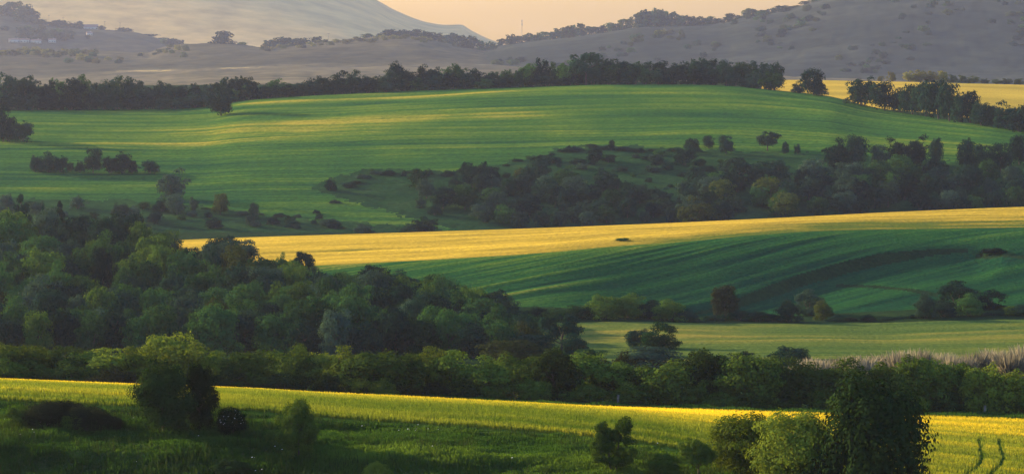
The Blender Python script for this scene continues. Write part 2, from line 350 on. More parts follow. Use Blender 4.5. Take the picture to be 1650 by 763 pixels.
reg[(reg == 'hillside_field') & gul] = 'gully_ground'
reg[(reg == 'green_field') & rgh] = 'terrace_bank'
reg[(reg == 'far_field') & (fu < 1225)] = 'ridge_ground'
wood_edge = [(-430,420),(250,430),(400,462),(520,480),(640,487),(760,520),(850,560),(880,600),(-430,600)]
reg[((reg == 'valley_field') & (fu < 862)) | ((reg == 'hedge_bank') & (fu < 850))] = 'wood_floor'
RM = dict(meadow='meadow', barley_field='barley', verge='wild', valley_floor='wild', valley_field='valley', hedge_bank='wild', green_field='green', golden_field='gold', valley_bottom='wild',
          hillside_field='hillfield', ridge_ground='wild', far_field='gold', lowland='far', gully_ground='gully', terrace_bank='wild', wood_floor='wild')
tone_r = tone.copy()
wt = .30 + .45*fbm(X/14, D/14, 21)
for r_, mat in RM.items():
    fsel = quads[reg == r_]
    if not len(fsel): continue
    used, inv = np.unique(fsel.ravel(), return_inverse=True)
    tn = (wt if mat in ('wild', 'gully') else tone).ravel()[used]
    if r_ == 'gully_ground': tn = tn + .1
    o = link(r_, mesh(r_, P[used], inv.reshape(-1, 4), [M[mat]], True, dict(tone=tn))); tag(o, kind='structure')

# height of the ground at x / y and y, and where a photo pixel meets it
def ground(a, d):
    c = (a - A[0])/(A[1]-A[0]); c0 = int(np.clip(math.floor(c), 0, nC-2)); f = min(max(c-c0, 0), 1)
    return float(np.interp(d, D[:, c0], Z[:, c0])*(1-f) + np.interp(d, D[:, c0+1], Z[:, c0+1])*f)
def hit(u, row, dmin, dmax):
    c = int(np.clip(round((u-UC[0])/2.5), 0, nC-1)); s = slope(row); col = D[:, c]
    ok = (col >= dmin) & (col <= dmax); S = Z[:, c]/col
    w_ = np.where(ok & (S >= s))[0]
    if len(w_): return float(col[w_[0]])
    w_ = np.where(ok)[0]; return float(col[w_[np.argmax(S[w_])]])

# ------------------------------------------------------------------ far hills and the mountain: ridges of their own
class Ridge:
    def __init__(s, name, lines, mat, step=4.0, bump=0.0, bumpw=20., tonef=None, u0=-500, u1=2150):
        s.uc = np.arange(u0, u1+1, step); s.a = (s.uc-825)/F/CP
        ks = np.concatenate([k + np.arange(l[2])/l[2] for k, l in enumerate(lines[:-1])] + [[len(lines)-1.0]])
        dk = np.array([pc(l[0], s.uc) if isinstance(l[0], list) else np.full(len(s.uc), float(l[0])) for l in lines])
        rk = np.array([pc(l[1], s.uc) if isinstance(l[1], list) else np.full(len(s.uc), float(l[1])) for l in lines])
        zk = dk*slope(rk); i = np.minimum(ks.astype(int), len(lines)-2); t = (ks-i)[:, None]
        s.d = dk[i]*(1-t)+dk[i+1]*t; s.z = np.empty_like(s.d)
        for c in range(len(s.uc)): s.z[:, c] = pchip(dk[:, c], zk[:, [c]], s.d[:, c])[:, 0]
        x = s.d*s.a[None, :]; s.ks = ks
        if bump: s.z += bump*(fbm(x/bumpw, s.d/bumpw, 31, 4) + .5*fbm(x/(bumpw*8), s.d/(bumpw*8), 33, 3))
        row = row_of(s.z/s.d); tn = tonef(x, s.d, s.uc[None, :]*np.ones_like(x), row, ks[:, None])
        n0, n1 = x.shape; ii = np.arange(n0*n1).reshape(n0, n1)
        q = np.stack([ii[:-1, :-1], ii[:-1, 1:], ii[1:, 1:], ii[1:, :-1]], -1).reshape(-1, 4)
        s.o = tag(link(name, mesh(name, np.stack([x, s.d, s.z], -1).reshape(-1, 3), q, [mat], True, dict(tone=tn.ravel()))), kind='structure')
    def ground(s, a, d):
        c = (a-s.a[0])/(s.a[1]-s.a[0]); c0 = int(np.clip(math.floor(c), 0, len(s.a)-2)); f = min(max(c-c0, 0), 1)
        return float(np.interp(d, s.d[:, c0], s.z[:, c0])*(1-f)+np.interp(d, s.d[:, c0+1], s.z[:, c0+1])*f)
    def hit(s, u, row, *_):
        c = int(np.clip(round((u-s.uc[0])/(s.uc[1]-s.uc[0])), 0, len(s.uc)-1)); S = s.z[:, c]/s.d[:, c]; w_ = np.where(S >= slope(row))[0]
        return float(s.d[w_[0], c]) if len(w_) else float(s.d[np.argmax(S), c])
H2R = [(-500,84),(0,83),(150,83),(240,86),(265,78),(300,72),(360,71),(430,76),(520,68),(600,61),(650,58),(740,74),(800,84),(900,100),(1100,130),(2150,160)]
H3R = [(-500,200),(400,170),(560,128),(640,106),(700,94),(760,83),(830,70),(900,62),(960,55),(1040,44),(1100,42),(1160,38),(1200,28),(1260,18),(1300,6),(1350,-6),(1450,-22),(1650,-40),(2150,-60)]
H1R = [(-500,-10),(-200,0),(0,22),(40,32),(75,40),(130,46),(170,48),(210,52),(280,68),(320,78),(420,100),(600,130),(2150,170)]
MTR = [(-500,-150),(0,-118),(300,-88),(450,-56),(540,-28),(605,0),(640,19),(690,37),(720,41),(742,40),(760,50),(790,64),(830,76),(900,92),(1200,110),(2150,120)]
def tone_h2(x, d, u, r, k):
    t = .22 + .28*fbm(x/120, d/120, 41) + .12*np.exp(-((r-pc(H2R, u[0])[None, :])/9)**2)  # lighter crest: sun on the hilltop painted into tone
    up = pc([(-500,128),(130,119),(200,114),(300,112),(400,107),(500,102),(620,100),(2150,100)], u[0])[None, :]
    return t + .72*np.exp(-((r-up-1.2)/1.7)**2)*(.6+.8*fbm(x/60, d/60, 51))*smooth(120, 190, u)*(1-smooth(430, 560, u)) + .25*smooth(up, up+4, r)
def tone_h3(x, d, u, r, k): return .06 + .35*fbm(x/160, d/160, 43) + .32*smooth(.1, .6, fbm(x/300, d/200, 45))
def tone_h1(x, d, u, r, k): return .26 + .3*fbm(x/140, d/140, 47)
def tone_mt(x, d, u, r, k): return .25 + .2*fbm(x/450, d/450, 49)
H2 = Ridge('rolling_hill', [(2480, 152, 14), (3800, [(-500,132),(0,126),(200,120),(500,110),(700,110),(2150,165)], 16), (4050, [(-500,112),(0,110),(300,106),(500,99),(700,100),(1000,125),(2150,165)], 30), (4600, H2R, 8), (5000, [(u, r+10) for u, r in H2R], 2), (5400, 130, 0)], M['hazed'], 4, 3.0, 40, tone_h2)
H3 = Ridge('wooded_hill', [(2480, 152, 16), (3600, [(-500,230),(600,150),(800,136),(2150,128)], 50), (4700, H3R, 8), (5200, [(u, r+12) for u, r in H3R], 2), (5800, 160, 0)], M['far'], 4, 2.6, 24, tone_h3)
H1 = Ridge('village_hill', [(5000, 130, 8), (5250, [(-500,80),(0,82),(300,90),(2150,180)], 36), (5700, H1R, 8), (6100, [(u, r+8) for u, r in H1R], 2), (6600, 130, 0)], M['hazed'], 4, 3.0, 40, tone_h1)
MT = Ridge('mountain', [(6600, 126, 40), (9000, MTR, 10), (10500, 128, 0)], M['hazed_rock'], 5, 5., 420, tone_mt)
#==TREES==
# ------------------------------------------------------------------ tree and shrub shapes (height 1, width 1; copies are scaled)
def tube(p0, p1, r0, r1, n=7, segs=3, bend=.0, r=random):
    p0, p1 = np.array(p0, float), np.array(p1, float); ax = p1-p0; u = np.cross(ax, [.3, .5, .9]); u /= np.linalg.norm(u); v = np.cross(ax/np.linalg.norm(ax), u)
    off = (u*r.uniform(-1, 1)+v*r.uniform(-1, 1))*bend; V, Fc = [], []
    for i in range(segs+1):
        t = i/segs; c = p0+ax*t+off*math.sin(t*math.pi); rr = r0+(r1-r0)*t
        for k in range(n):
            a = 2*math.pi*k/n; V.append(c+rr*(u*math.cos(a)+v*math.sin(a)))
    for i in range(segs):
        for k in range(n): Fc.append((i*n+k, i*n+(k+1) % n, (i+1)*n+(k+1) % n, (i+1)*n+k))
    return np.array(V), np.array(Fc)
def join(parts):
    V, Q, o = [], [], 0
    for v, f in parts: V.append(v); Q.append(f+o); o += len(v)
    return np.concatenate(V), np.concatenate(Q)
def leaves(c, nrm, size, g):
    """one small bent-free leaf spray per point c, facing nrm"""
    n = len(c); nrm = nrm/np.linalg.norm(nrm, axis=1, keepdims=True)
    t = np.cross(nrm, g.normal(size=(n, 3))); t /= np.linalg.norm(t, axis=1, keepdims=True)+1e-9; b = np.cross(nrm, t)
    s = (size*g.uniform(.55, 1.35, n))[:, None]; k = g.uniform(.45, .9, n)[:, None]
    v = np.stack([c-t*s*.5, c+b*s*.5*k+t*s*.1, c+t*s*.6, c-b*s*.5*k+t*s*.05], 1).reshape(-1, 3)
    return v, np.arange(4*n).reshape(n, 4)
def crown(seed, shape, nc, nl, size):
    g = np.random.default_rng(seed); C, Rr = [], []
    lobes = g.normal(size=(5, 3)); lobes /= np.linalg.norm(lobes, axis=1, keepdims=True); la = g.uniform(-.22, .30, 5)
    def lob(d): return 1 + sum(a*np.clip(d@l, 0, 1)**2 for l, a in zip(lobes, la))
    if shape in ('round', 'tall', 'open', 'park', 'bush', 'mound'):
        zc, rz, cr, lo = dict(round=(.47, .49, .13, -.95), tall=(.47, .49, .12, -.97), open=(.60, .36, .12, -.6), park=(.58, .40, .14, -.8), bush=(.30, .60, .14, -.5), mound=(.16, .78, .15, -.3))[shape]
        while len(C) < nc:
            d = g.normal(size=3); d /= np.linalg.norm(d)
            if d[2] < lo: continue
            f = g.uniform(.45 if shape != 'open' else .35, 1)**.6*lob(d)*g.uniform(.82, 1.08); rxy = .40 if shape != 'tall' else .40*(1-.35*max(d[2], 0))
            dx, dy = d[0], d[1]
            if shape in ('round', 'tall') and d[2] < -.2: hl = math.hypot(dx, dy)+1e-6; s_ = max(hl, .72)/hl; dx, dy = dx*s_, dy*s_
            if shape in ('bush', 'mound') and d[2] < 0: hl = math.hypot(dx, dy)+1e-6; dx, dy = dx/hl, dy/hl
            c = np.array([dx*rxy*f, dy*rxy*f, zc + d[2]*(rz-.03)*f])
            if c[2] < .03: c[2] = .03
            C.append(c); Rr.append(cr*g.uniform(.6, 1.15))
        if shape not in ('open', 'park'):        # inner foliage, so the crown is not hollow
            for _ in range(12):
                a = g.uniform(0, 6.28); r = .22*g.random()**.5; C.append(np.array([r*math.cos(a), r*math.sin(a), g.uniform(.12, zc+rz*.5)])); Rr.append(.19)
    elif shape == 'slim':
        for (sx, h, w) in ((-.2, .86, .25), (.2, 1.0, .27), (.0, .7, .3)):
            for _ in range(nc//3):
                t = g.uniform(.1, 1)**.8; a = g.uniform(0, 6.28); r = w*(1-.7*t**2)*g.uniform(.4, 1)
                C.append(np.array([sx+r*math.cos(a), r*math.sin(a), .05+t*h*.9])); Rr.append(g.uniform(.06, .11))
    elif shape == 'cone':
        for _ in range(nc):
            t = g.uniform(0, 1); a = g.uniform(0, 6.28); r = .42*(1-t)**.75*g.uniform(.45, 1)
            C.append(np.array([r*math.cos(a), r*math.sin(a), .08+t*.88])); Rr.append(.045+.07*(1-t))
    C = np.array(C); Rr = np.array(Rr); wts = Rr**2/np.sum(Rr**2); ci = g.choice(len(C), nl, p=wts)
    d = g.normal(size=(nl, 3)); d /= np.linalg.norm(d, axis=1, keepdims=True); d[:, 2] = np.where((d[:, 2] < -.3) & (g.random(nl) < .6), -d[:, 2], d[:, 2])
    rad = Rr[ci]*g.uniform(.35, 1.0, nl)**.5*(1+.25*g.normal(size=nl)*(g.random(nl) < .25)); p = C[ci] + d*rad[:, None]
    p[:, 2] = np.abs(p[:, 2])
    # bring the outline to exactly one wide, one high
    q = np.quantile(np.abs(p[:, :2]), .985); p[:, :2] *= .5/q; p[:, 2] *= .985/np.quantile(p[:, 2], .998)
    nrm = d*1.0 + g.normal(size=(nl, 3))*.32 + (p-np.array([0, 0, .40]))*.9
    return leaves(p, nrm, size, g)
def trunk(seed, shape):
    r = random.Random(seed); P = []; h = .62
    if shape in ('bush', 'mound'):
        for k in range(5):
            a = k*1.26+r.random(); P.append(tube((.03*math.cos(a), .03*math.sin(a), -.06), (.22*math.cos(a), .22*math.sin(a), .55), .018, .006, 5, 3, .03, r))
    elif shape == 'slim':
        P.append(tube((-.06, 0, -.05), (-.2, .02, .8), .03, .006, 6, 4, .03, r)); P.append(tube((.06, 0, -.05), (.2, -.02, .9), .034, .006, 6, 4, .03, r))
    else:
        P.append(tube((0, 0, -.05), (r.uniform(-.03, .03), r.uniform(-.03, .03), h+(.3 if shape == 'cone' else 0)), .034 if shape != 'open' else .04, .012, 8, 5, .02, r))
        for k in range(6):
            a = k*1.05+r.uniform(-.3, .3); z0 = r.uniform(.22, .5); l = r.uniform(.22, .38)
            P.append(tube((0, 0, z0), (l*math.cos(a), l*math.sin(a), z0+r.uniform(.12, .3)), .016, .005, 5, 3, .03, r))
    return join(P)
def plume(seed, n=420):
    g = np.random.default_rng(seed); V, Q = [], []
    for i in range(n):
        a = g.uniform(0, 6.28); r0 = .30*g.random()**.5; lean = g.uniform(-.1, .42); h = g.uniform(.35, 1.0)**.8; b = np.array([r0*math.cos(a), r0*math.sin(a), g.uniform(0, .35)])
        tip = np.array([(r0+lean)*math.cos(a), (r0+lean)*math.sin(a), h]); ax = tip-b; s = np.cross(ax, g.normal(size=3)); s /= np.linalg.norm(s)+1e-9
        w_ = g.uniform(.010, .022); mid = b+ax*.55+np.array([0, 0, .05]); k = len(V)*4
        V.append([b-s*w_*.4, b+s*w_*.4, mid+s*w_, mid-s*w_]); V.append([mid-s*w_, mid+s*w_, tip+s*w_*.3, tip-s*w_*.3]); Q += [[k, k+1, k+2, k+3], [k+4, k+5, k+6, k+7]]
    v = np.array(V).reshape(-1, 3); v[:, :2] *= .5/np.quantile(np.abs(v[:, :2]), .98); return v, np.array(Q)
PROTO = {}
def proto(level, shape, var):
    k = (level, shape, var)
    if k not in PROTO:
        nc, nl, size = dict(near=(80, 19000, .034), mid=(50, 6800, .048), scrub=(40, 3400, .064), far=(34, 2300, .078), hill=(26, 1100, .12))[level]
        if shape == 'plume': v, q = plume(var+5)
        else: v, q = crown(1000+hash_(k), shape, nc if shape != 'open' else int(nc*.62), nl if shape != 'open' else int(nl*.72), size)
        cm = mesh('crown', v, q); cm.materials.append(LEAF['mid'])
        v, q = trunk(hash_(k), shape if shape != 'plume' else 'bush'); tm = mesh('trunk', v, q, [M['bark'] if shape != 'plume' else M['stalk']], True)
        PROTO[k] = (cm, tm)
    return PROTO[k]
def hash_(k): return sum((i+3)*ord(ch) for i, ch in enumerate(repr(k))) % 9973
SHAPEW = dict(park='round-headed', round='rounded', tall='upright', open='gappy', bush='bushy', mound='low mounded', slim='slender', cone='conical', plume='feathery')
PLANTS = []
NVAR = dict(near=1, mid=3, scrub=3, far=3, hill=3)
def plant(name, level, shape, u, d, top, w, leaf, area=None, label=None, cat='tree', group=None, gf=ground, base=None, h=None, parts=True, var=None, near_name=None):
    a = lat(u, base if base else top+20); z = gf(a, d)
    hh = h if h else max(d*float(slope(top))-z, .6); ww = w/F*d
    cm, tm = proto(level, shape, rnd.randrange(NVAR[level]) if var is None else var)
    rz = rnd.uniform(0, 6.28) if shape != 'slim' else rnd.uniform(-.3, .3)
    foliage = 'crown' if cat == 'tree' else 'foliage'; stem_ = 'trunk' if cat == 'tree' else 'stem'
    if parts:
        o = link(name, None); o.empty_display_size = .3
        ch = [link(foliage, cm, o), link(stem_, tm, o)]
    else: o = link(name, cm); ch = [o]
    o.location = (d*a, d, z-(.08 if parts else .14*hh)); o.rotation_euler = (0, 0, rz); o.scale = (ww*rnd.uniform(.95, 1.05), ww*rnd.uniform(.95, 1.05), hh)
    ch[0].material_slots[0].link = 'OBJECT'; ch[0].material_slots[0].material = LEAF[leaf]
    tag(o, label, cat, group)
    PLANTS.append(dict(o=o, u=u, h=hh, d=d, leaf=leaf, shape=shape, area=area, cat=cat, label=label)); return o
ORD = 'first second third fourth fifth sixth seventh eighth ninth tenth eleventh twelfth thirteenth fourteenth fifteenth sixteenth seventeenth eighteenth nineteenth twentieth'.split()
def ordw(i): return ORD[i] if i < 20 else ('twenty-' + ORD[i-20] if i < 29 else 'thirtieth' if i == 29 else 'thirty-' + ORD[i-30])
def label_plants():
    by = {}
    for p in PLANTS:
        if p['label']: continue
        by.setdefault(p['area'], []).append(p)
    for area, ps in by.items():
        hs = sorted(p['h'] for p in ps); lo, hi = hs[len(hs)//3], hs[2*len(hs)//3]; cl = {}
        for p in ps:
            sz = 'small' if p['h'] < lo else 'tall' if p['h'] > hi else 'mid-sized'
            if len(ps) < 4: sz = ''
            cl.setdefault((f"{sz} {TONE[p['leaf']]} {SHAPEW[p['shape']]} {p['cat']}").strip(), []).append(p)
        for k, qs in cl.items():
            qs.sort(key=lambda p: p['u'])
            for i, p in enumerate(qs):
                o = p['o']
                if len(qs) == 1: o['label'] = f"the only {k} {area}"
                elif i == len(qs)-1: o['label'] = f"{k}, rightmost such {area}"
                else: o['label'] = f"{k}, {ordw(i)} such from left {area}"
def pick(*opts): return rnd.choices([o for o, _ in opts], [w for _, w in opts])[0]

# ------------------------------------------------------------------ foreground trees on the meadow bank
FG = [  # name, shape, u, base, top, width, leaves, label, category
    ('oak_tree', 'tall', 264, 701, 577, 92, 'fgdark', 'tall dark dense tree on the meadow bank, bigger one of the close pair', 'tree'),
    ('oak_tree', 'tall', 323, 697, 583, 54, 'fgdark', 'narrow dark tree with pale trunk, right beside the bigger tree of the pair', 'tree'),
    ('shrub', 'bush', 372, 700, 652, 52, 'fgdark', 'round bush with white blossom beside the close pair of dark trees', 'shrub'),
    ('shrub', 'mound', 70, 690, 643, 88, 'brown', 'low brownish bramble thicket at the edge of the barley, larger half', 'shrub'),
    ('shrub', 'mound', 140, 690, 652, 84, 'brown', 'low brownish bramble thicket trailing off towards the pair of trees', 'shrub'),
    ('shrub', 'bush', 100, 688, 641, 70, 'brown', 'highest bramble bush, in the middle of the brownish thicket', 'shrub'),
    ('shrub', 'mound', 176, 694, 660, 50, 'brown', 'last small bramble bush at the right end of the brownish thicket', 'shrub'),
    ('shrub', 'mound', 36, 692, 653, 52, 'hedgedark', 'dark green bush at the left end of the brownish thicket', 'shrub'),
    ('shrub', 'bush', 116, 697, 662, 40, 'hedgemid', 'small green bush in front of the brown bramble thicket', 'shrub'),
    ('field_tree', 'tall', 481, 742, 641, 64, 'hedgemid', 'small solitary leafy tree standing alone at the field edge, trunk in shade', 'tree'),
    ('field_tree', 'slim', 988, 764, 668, 64, 'hedgemid', 'slender twin-stemmed young tree in front of the lower barley edge', 'tree'),
    ('field_tree', 'open', 1125, 775, 702, 56, 'hedgemid', 'small crooked tree beside the broad yellow-green tree', 'tree'),
    ('field_tree', 'round', 1205, 790, 664, 124, 'hedgelight', 'broad yellow-green tree left of the biggest dark tree', 'tree'),
    ('field_tree', 'round', 1282, 790, 660, 132, 'hedgelight', 'broad yellow-green tree touching the biggest dark tree', 'tree'),
    ('oak_tree', 'bush', 1410, 800, 602, 184, 'fgdark', 'biggest tree of all, dark and dense, at the bottom edge of the view', 'tree'),
    ('shrub', 'bush', 602, 778, 741, 46, 'hedgelight', 'lone bush poking up at the bottom edge of the meadow', 'shrub'),
    ('shrub', 'bush', 372, 765, 737, 60, 'fgdark', 'dark weedy bush low on the meadow below the close pair of trees', 'shrub'),
    ('shrub', 'bush', 1068, 770, 727, 56, 'hedgemid', 'weedy bush between the twin-stemmed tree and the crooked tree', 'shrub'),
    ('shrub', 'bush', 440, 715, 690, 30, 'hedgemid', 'small weedy bush just left of the solitary leafy tree', 'shrub'),
]
for i, (n_, s_, u, b, t_, w_, lf, lb, ct) in enumerate(FG):
    d = hit(u, b, 240, 290) if b < 770 else {1205: 262, 1285: 258, 1410: 252}.get(u, hit(u, b, 225, 290))
    plant(n_, 'near', s_, u, d, t_, w_, lf, label=lb, cat=ct, base=min(b, 763), var=i)

# ------------------------------------------------------------------ hedgerow beyond the barley
htop = [(-60,548),(0,552),(60,546),(140,562),(200,560),(270,540),(300,545),(340,556),(440,559),(550,556),(620,568),(690,549),(760,555),(830,573),(910,564),(950,576),(1030,582),(1110,566),(1200,566),(1300,576),(1400,578),(1460,566),(1560,588),(1680,588)]
u = -30.0
while u < 1680:
    lf = 'hedgelight' if (u < 120 or 165 < u < 320 or 500 < u < 590 or 630 < u < 780) and rnd.random() < .8 else pick(('hedgemid', 6), ('hedgedark', 2), ('hedgelight', 1.6)) if u < 900 else pick(('hedgemid', 6), ('hedgedark', 3), ('hedgelight', 1.2))
    fd = pc([(-420,362),(1650,360),(2080,355)], np.array([u]))[0]
    w_ = rnd.uniform(70, 108)
    plant('hedgerow_tree', 'mid', pick(('round', 4), ('tall', 2), ('bush', 3)), u, fd+rnd.uniform(15, 22), pc(htop, np.array([u]))[0]+rnd.uniform(-7, 12), w_, lf, 'in the hedgerow beyond the barley', group='trees of the hedgerow', base=650)
    u += w_*rnd.uniform(.42, .56)
u = -40.0
while u < 1690:
    fd = 377 + rnd.uniform(-5, 1); w_ = rnd.uniform(44, 74); k = pc(rF, np.array([u]))[0]
    plant('hedgerow_shrub', 'mid', pick(('bush', 3), ('mound', 1)), u, fd, k - rnd.uniform(30, 52), w_, pick(('hedgemid', 4), ('hedgedark', 4), ('hedgelight', 1.2 if u < 800 else .2)), 'at the foot of the hedgerow', cat='shrub', group='shrubs of the hedgerow', base=650)
    u += w_*rnd.uniform(.7, 1.0)
u = 175
plant('shrub', 'mid', 'mound', 190, 366, 592, 70, 'brown', label='dark brown mounded thicket at the hedgerow foot behind the close pair of trees', cat='shrub', base=630)
plant('shrub', 'mid', 'mound', 150, 367, 606, 60, 'brown', label='low brown thicket spilling into the barley, left of the close pair of trees', cat='shrub', base=630)
plant('hedgerow_tree', 'mid', 'bush', 1000, 400, 566, 66, 'brown', label='rusty brown bush topping the hedgerow below the green hump', base=640)

# ------------------------------------------------------------------ the wood on the left slope
wtop = [(-60,338),(0,340),(120,337),(200,343),(240,360),(300,392),(355,380),(400,398),(440,420),(485,408),(520,432),(580,438),(620,420),(680,426),(740,448),(800,466),(850,494),(880,530)]
wd = [(-60,800),(0,790),(250,752),(400,700),(640,668),(760,645),(860,600),(900,590)]
NT = 10
for j in range(NT):
    s = j/(NT-1); u = -25 + (j % 2)*26 + rnd.uniform(0, 10)
    umax = 872 if j > 2 else 862
    while u < umax:
        de = pc(wd, np.array([u]))[0]; step = rnd.uniform(35, 54)
        if (de-545)/(NT-1) < 9 and j not in (0, 2, 5, 7, 9): u += step; continue
        d = de*(1-s)+545*s + rnd.uniform(-5, 5); lf = pick(('mid', 5), ('light', 3.4 - 2.6*s), ('dark', 3 + 2*s), ('olive', .4), ('grey', 1.5))  # more light leaves upslope: sunlit tops put into the leaf mix
        big = rnd.random() < .3
        area = 'along the wood\'s upper edge' if j < 2 else 'in the wood\'s upper ranks' if j < 4 else 'in the wood\'s middle' if j < 7 else 'along the wood\'s lower edge'
        w_ = step*rnd.uniform(1.12, 1.42)*(1.22 if big else 1)
        kw = dict(top=pc(wtop, np.array([u]))[0]+rnd.uniform(-6, 12)) if j == 0 else dict(top=0, h=rnd.uniform(9, 13.5)*(1.12 if big else 1)*(1-.2*s)*(1-.25*smooth(600, 860, u)))
        if 'h' in kw:      # the canopy stays under the outline of the wood's far edge
            zt = d*float(slope(pc(wtop, np.array([u]))[0]-1+4*j+rnd.uniform(-3, 6))); kw['h'] = max(4.5, min(kw['h'], zt-ground(lat(u, 480), d)))
        plant('woodland_tree', 'mid', pick(('round', 4), ('tall', 6), ('bush', 1)), u, d, kw.pop('top'), w_, lf, area, group='trees of the wood', base=480, **kw)
        u += step
for (u, t_, w_, sh) in ((35, 312, 66, 'cone'), (70, 328, 26, 'cone'), (97, 323, 44, 'cone')):
    plant('conifer_tree', 'mid', sh, u, 800, t_, w_, 'dark', label={35: 'tallest dark conifer standing above the wood', 70: 'thin dark conifer, narrowest of three above the wood', 97: 'dark conifer rightmost of the three above the wood'}[u], base=400)
for (u, t_, w_, sh, lb) in ((488, 404, 36, 'open', 'dark gappy tree standing up against the golden field at the wood edge'), (455, 405, 26, 'tall', 'slim bright tree at the wood edge against the golden field'), (360, 378, 70, 'round', 'rounded dark tree crowning the wood edge below the golden field')):
    plant('woodland_tree', 'mid', sh, u, pc(wd, np.array([u]))[0]+4, t_, w_, 'mid' if u == 455 else 'dark', label=lb, base=470)

# ------------------------------------------------------------------ valley field and its hedge
VF = [(905,572,503,66,'open','tree','dark','gappy dark oak at the wood corner beside the valley field'), (926,576,535,40,'bush','tree','dark','low dark tree under the gappy oak'), (825,584,546,96,'round','tree','olive','olive rounded tree between the wood and the hedgerow'),
      (1028,561,528,46,'bush','shrub','dark','left bush of the clump standing in the valley field'), (1063,562,518,64,'bush','shrub','mid','taller bush of the clump standing in the valley field'),
      (1046,594,558,124,'mound','shrub','grey','smooth grey-green hump of scrub below the valley field clump'), (1195,588,565,46,'bush','shrub','dark','small dark bush at the near edge of the valley field'), (1272,590,557,64,'bush','shrub','dark','dark rounded bush just left of the pale plumes'),
      (1150,590,572,60,'mound','shrub','grey','low scrub along the near edge of the valley field'), (950,585,560,60,'bush','shrub','mid','green scrub between the gappy oak and the hump')]
for (u, b, t_, w_, sh, ct, lf, lb) in VF:
    plant('scrub_tree' if ct == 'tree' else 'shrub', 'mid', sh, u, hit(u, b, 470, 640), t_, w_, lf, label=lb, cat=ct, base=b)
HB = [(866,516,492,44,'dark'),(900,516,494,50,'mid'),(935,517,490,48,'mid'),(972,518,474,64,'light'),(1010,518,472,68,'light'),(1048,519,482,54,'dark'),(1080,519,480,58,'light'),(1106,519,496,44,'dark'),(1150,521,506,44,'dark'),(1190,521,498,46,'dark'),(1218,520,500,44,'dark'),(1246,521,504,36,'dark'),
      (1270,520,480,42,'grey'),(1305,520,464,52,'grey'),(1326,519,482,32,'olive'),(1345,521,508,34,'dark'),(1370,521,509,30,'brown'),(1398,521,505,30,'dark'),(1430,521,510,34,'dark'),(1456,521,508,34,'dark'),(1480,520,505,36,'dark'),(1491,516,468,36,'grey'),(1520,518,486,46,'grey'),(1545,510,450,76,'dark'),(1590,508,466,54,'dark'),(1562,519,471,52,'mid'),(1600,517,500,46,'dark'),(1632,515,492,26,'light'),(1650,514,488,36,'dark')]
for (u, b, t_, w_, lf) in HB:
    plant('shrub', 'mid', 'bush' if t_ < 485 else pick(('mound', 1), ('bush', 1)), u, 645 + (18 if t_ < 468 else rnd.uniform(-1, 6)), t_, w_, lf, 'in the valley field hedge', cat='shrub', group='shrubs of the valley hedge', base=b)
plant('scrub_tree', 'mid', 'tall', 1168, 652, 458, 44, 'brown', label='reddish brown tree alone in the hedge above the valley field', base=514)
ptop = [(1250,580),(1300,566),(1340,561),(1390,568),(1440,560),(1470,556),(1540,556),(1580,549),(1620,547),(1680,550)]
u = 1248
while u < 1680:
    plant('reed_clump', 'mid', 'plume', u, 470+rnd.uniform(-14, 14), pc(ptop, np.array([u]))[0]+rnd.uniform(3, 22), rnd.uniform(26, 60), 'plume', 'behind the right end of the hedgerow', cat='reeds', group='pale plumes behind the hedgerow', base=600)
    u += rnd.uniform(12, 26)
plant('shrub', 'scrub', 'bush', 1003, hit(1003, 397, 740, 860), 382, 24, 'mid', label='single small bush alone in the golden field', cat='shrub', base=397)
plant('shrub', 'scrub', 'mound', 1600, hit(1600, 408, 700, 840), 398, 44, 'dark', label='dark low bush on the field bank at the right edge', cat='shrub', base=408)

# ------------------------------------------------------------------ big hillside: lone trees, clumps and the scrubby gully
HS = [(6,228,168,38,'round','dark','tree'),(36,228,194,44,'bush','dark','shrub'),(14,229,198,30,'bush','dark','shrub'),(356,187,138,44,'round','dark','tree'),
      (58,277,248,24,'bush','dark','shrub'),(78,277,243,36,'bush','dark','shrub'),(98,278,250,28,'bush','dark','shrub'),(113,277,260,14,'bush','dark','shrub'),(129,278,257,16,'bush','dark','shrub'),(150,279,238,34,'round','dark','tree'),(178,279,251,32,'bush','dark','shrub'),(198,279,244,36,'bush','dark','shrub'),(213,279,255,20,'bush','dark','shrub'),(242,279,257,34,'bush','dark','shrub')]
HSL = ['big rounded tree cut by the left edge of the big hillside', 'bush right of the tree at the left edge of the big hillside', 'low bush under the tree at the left edge of the big hillside', 'lone dark rounded tree on the upper hillside below the ridge row',
       'leftmost bush of the left field clump', 'biggest bush of the left field clump', 'rounded bush ending the left field clump', 'tiny bush tailing off the left field clump', 'small bush starting the right field clump', 'tallest rounded tree of the right field clump', 'bush in the middle of the right field clump', 'broad bush of the right field clump', 'small bush ending the right field clump', 'separate dark bush on the field, right of the two clumps']
for (u, b, t_, w_, sh, lf, ct), lb in zip(HS, HSL):
    plant('field_tree' if ct == 'tree' else 'shrub', 'scrub', sh, u, hit(u, b, 1000, 1440), t_, w_, lf, label=lb, cat=ct, base=b)
plant('oak_tree', 'scrub', 'park', 945, pc(dC, np.array([945.]))[0]-6, 84, 56, 'dark', label='big dark oak with bare trunk standing proud of the ridge-top row', base=140)
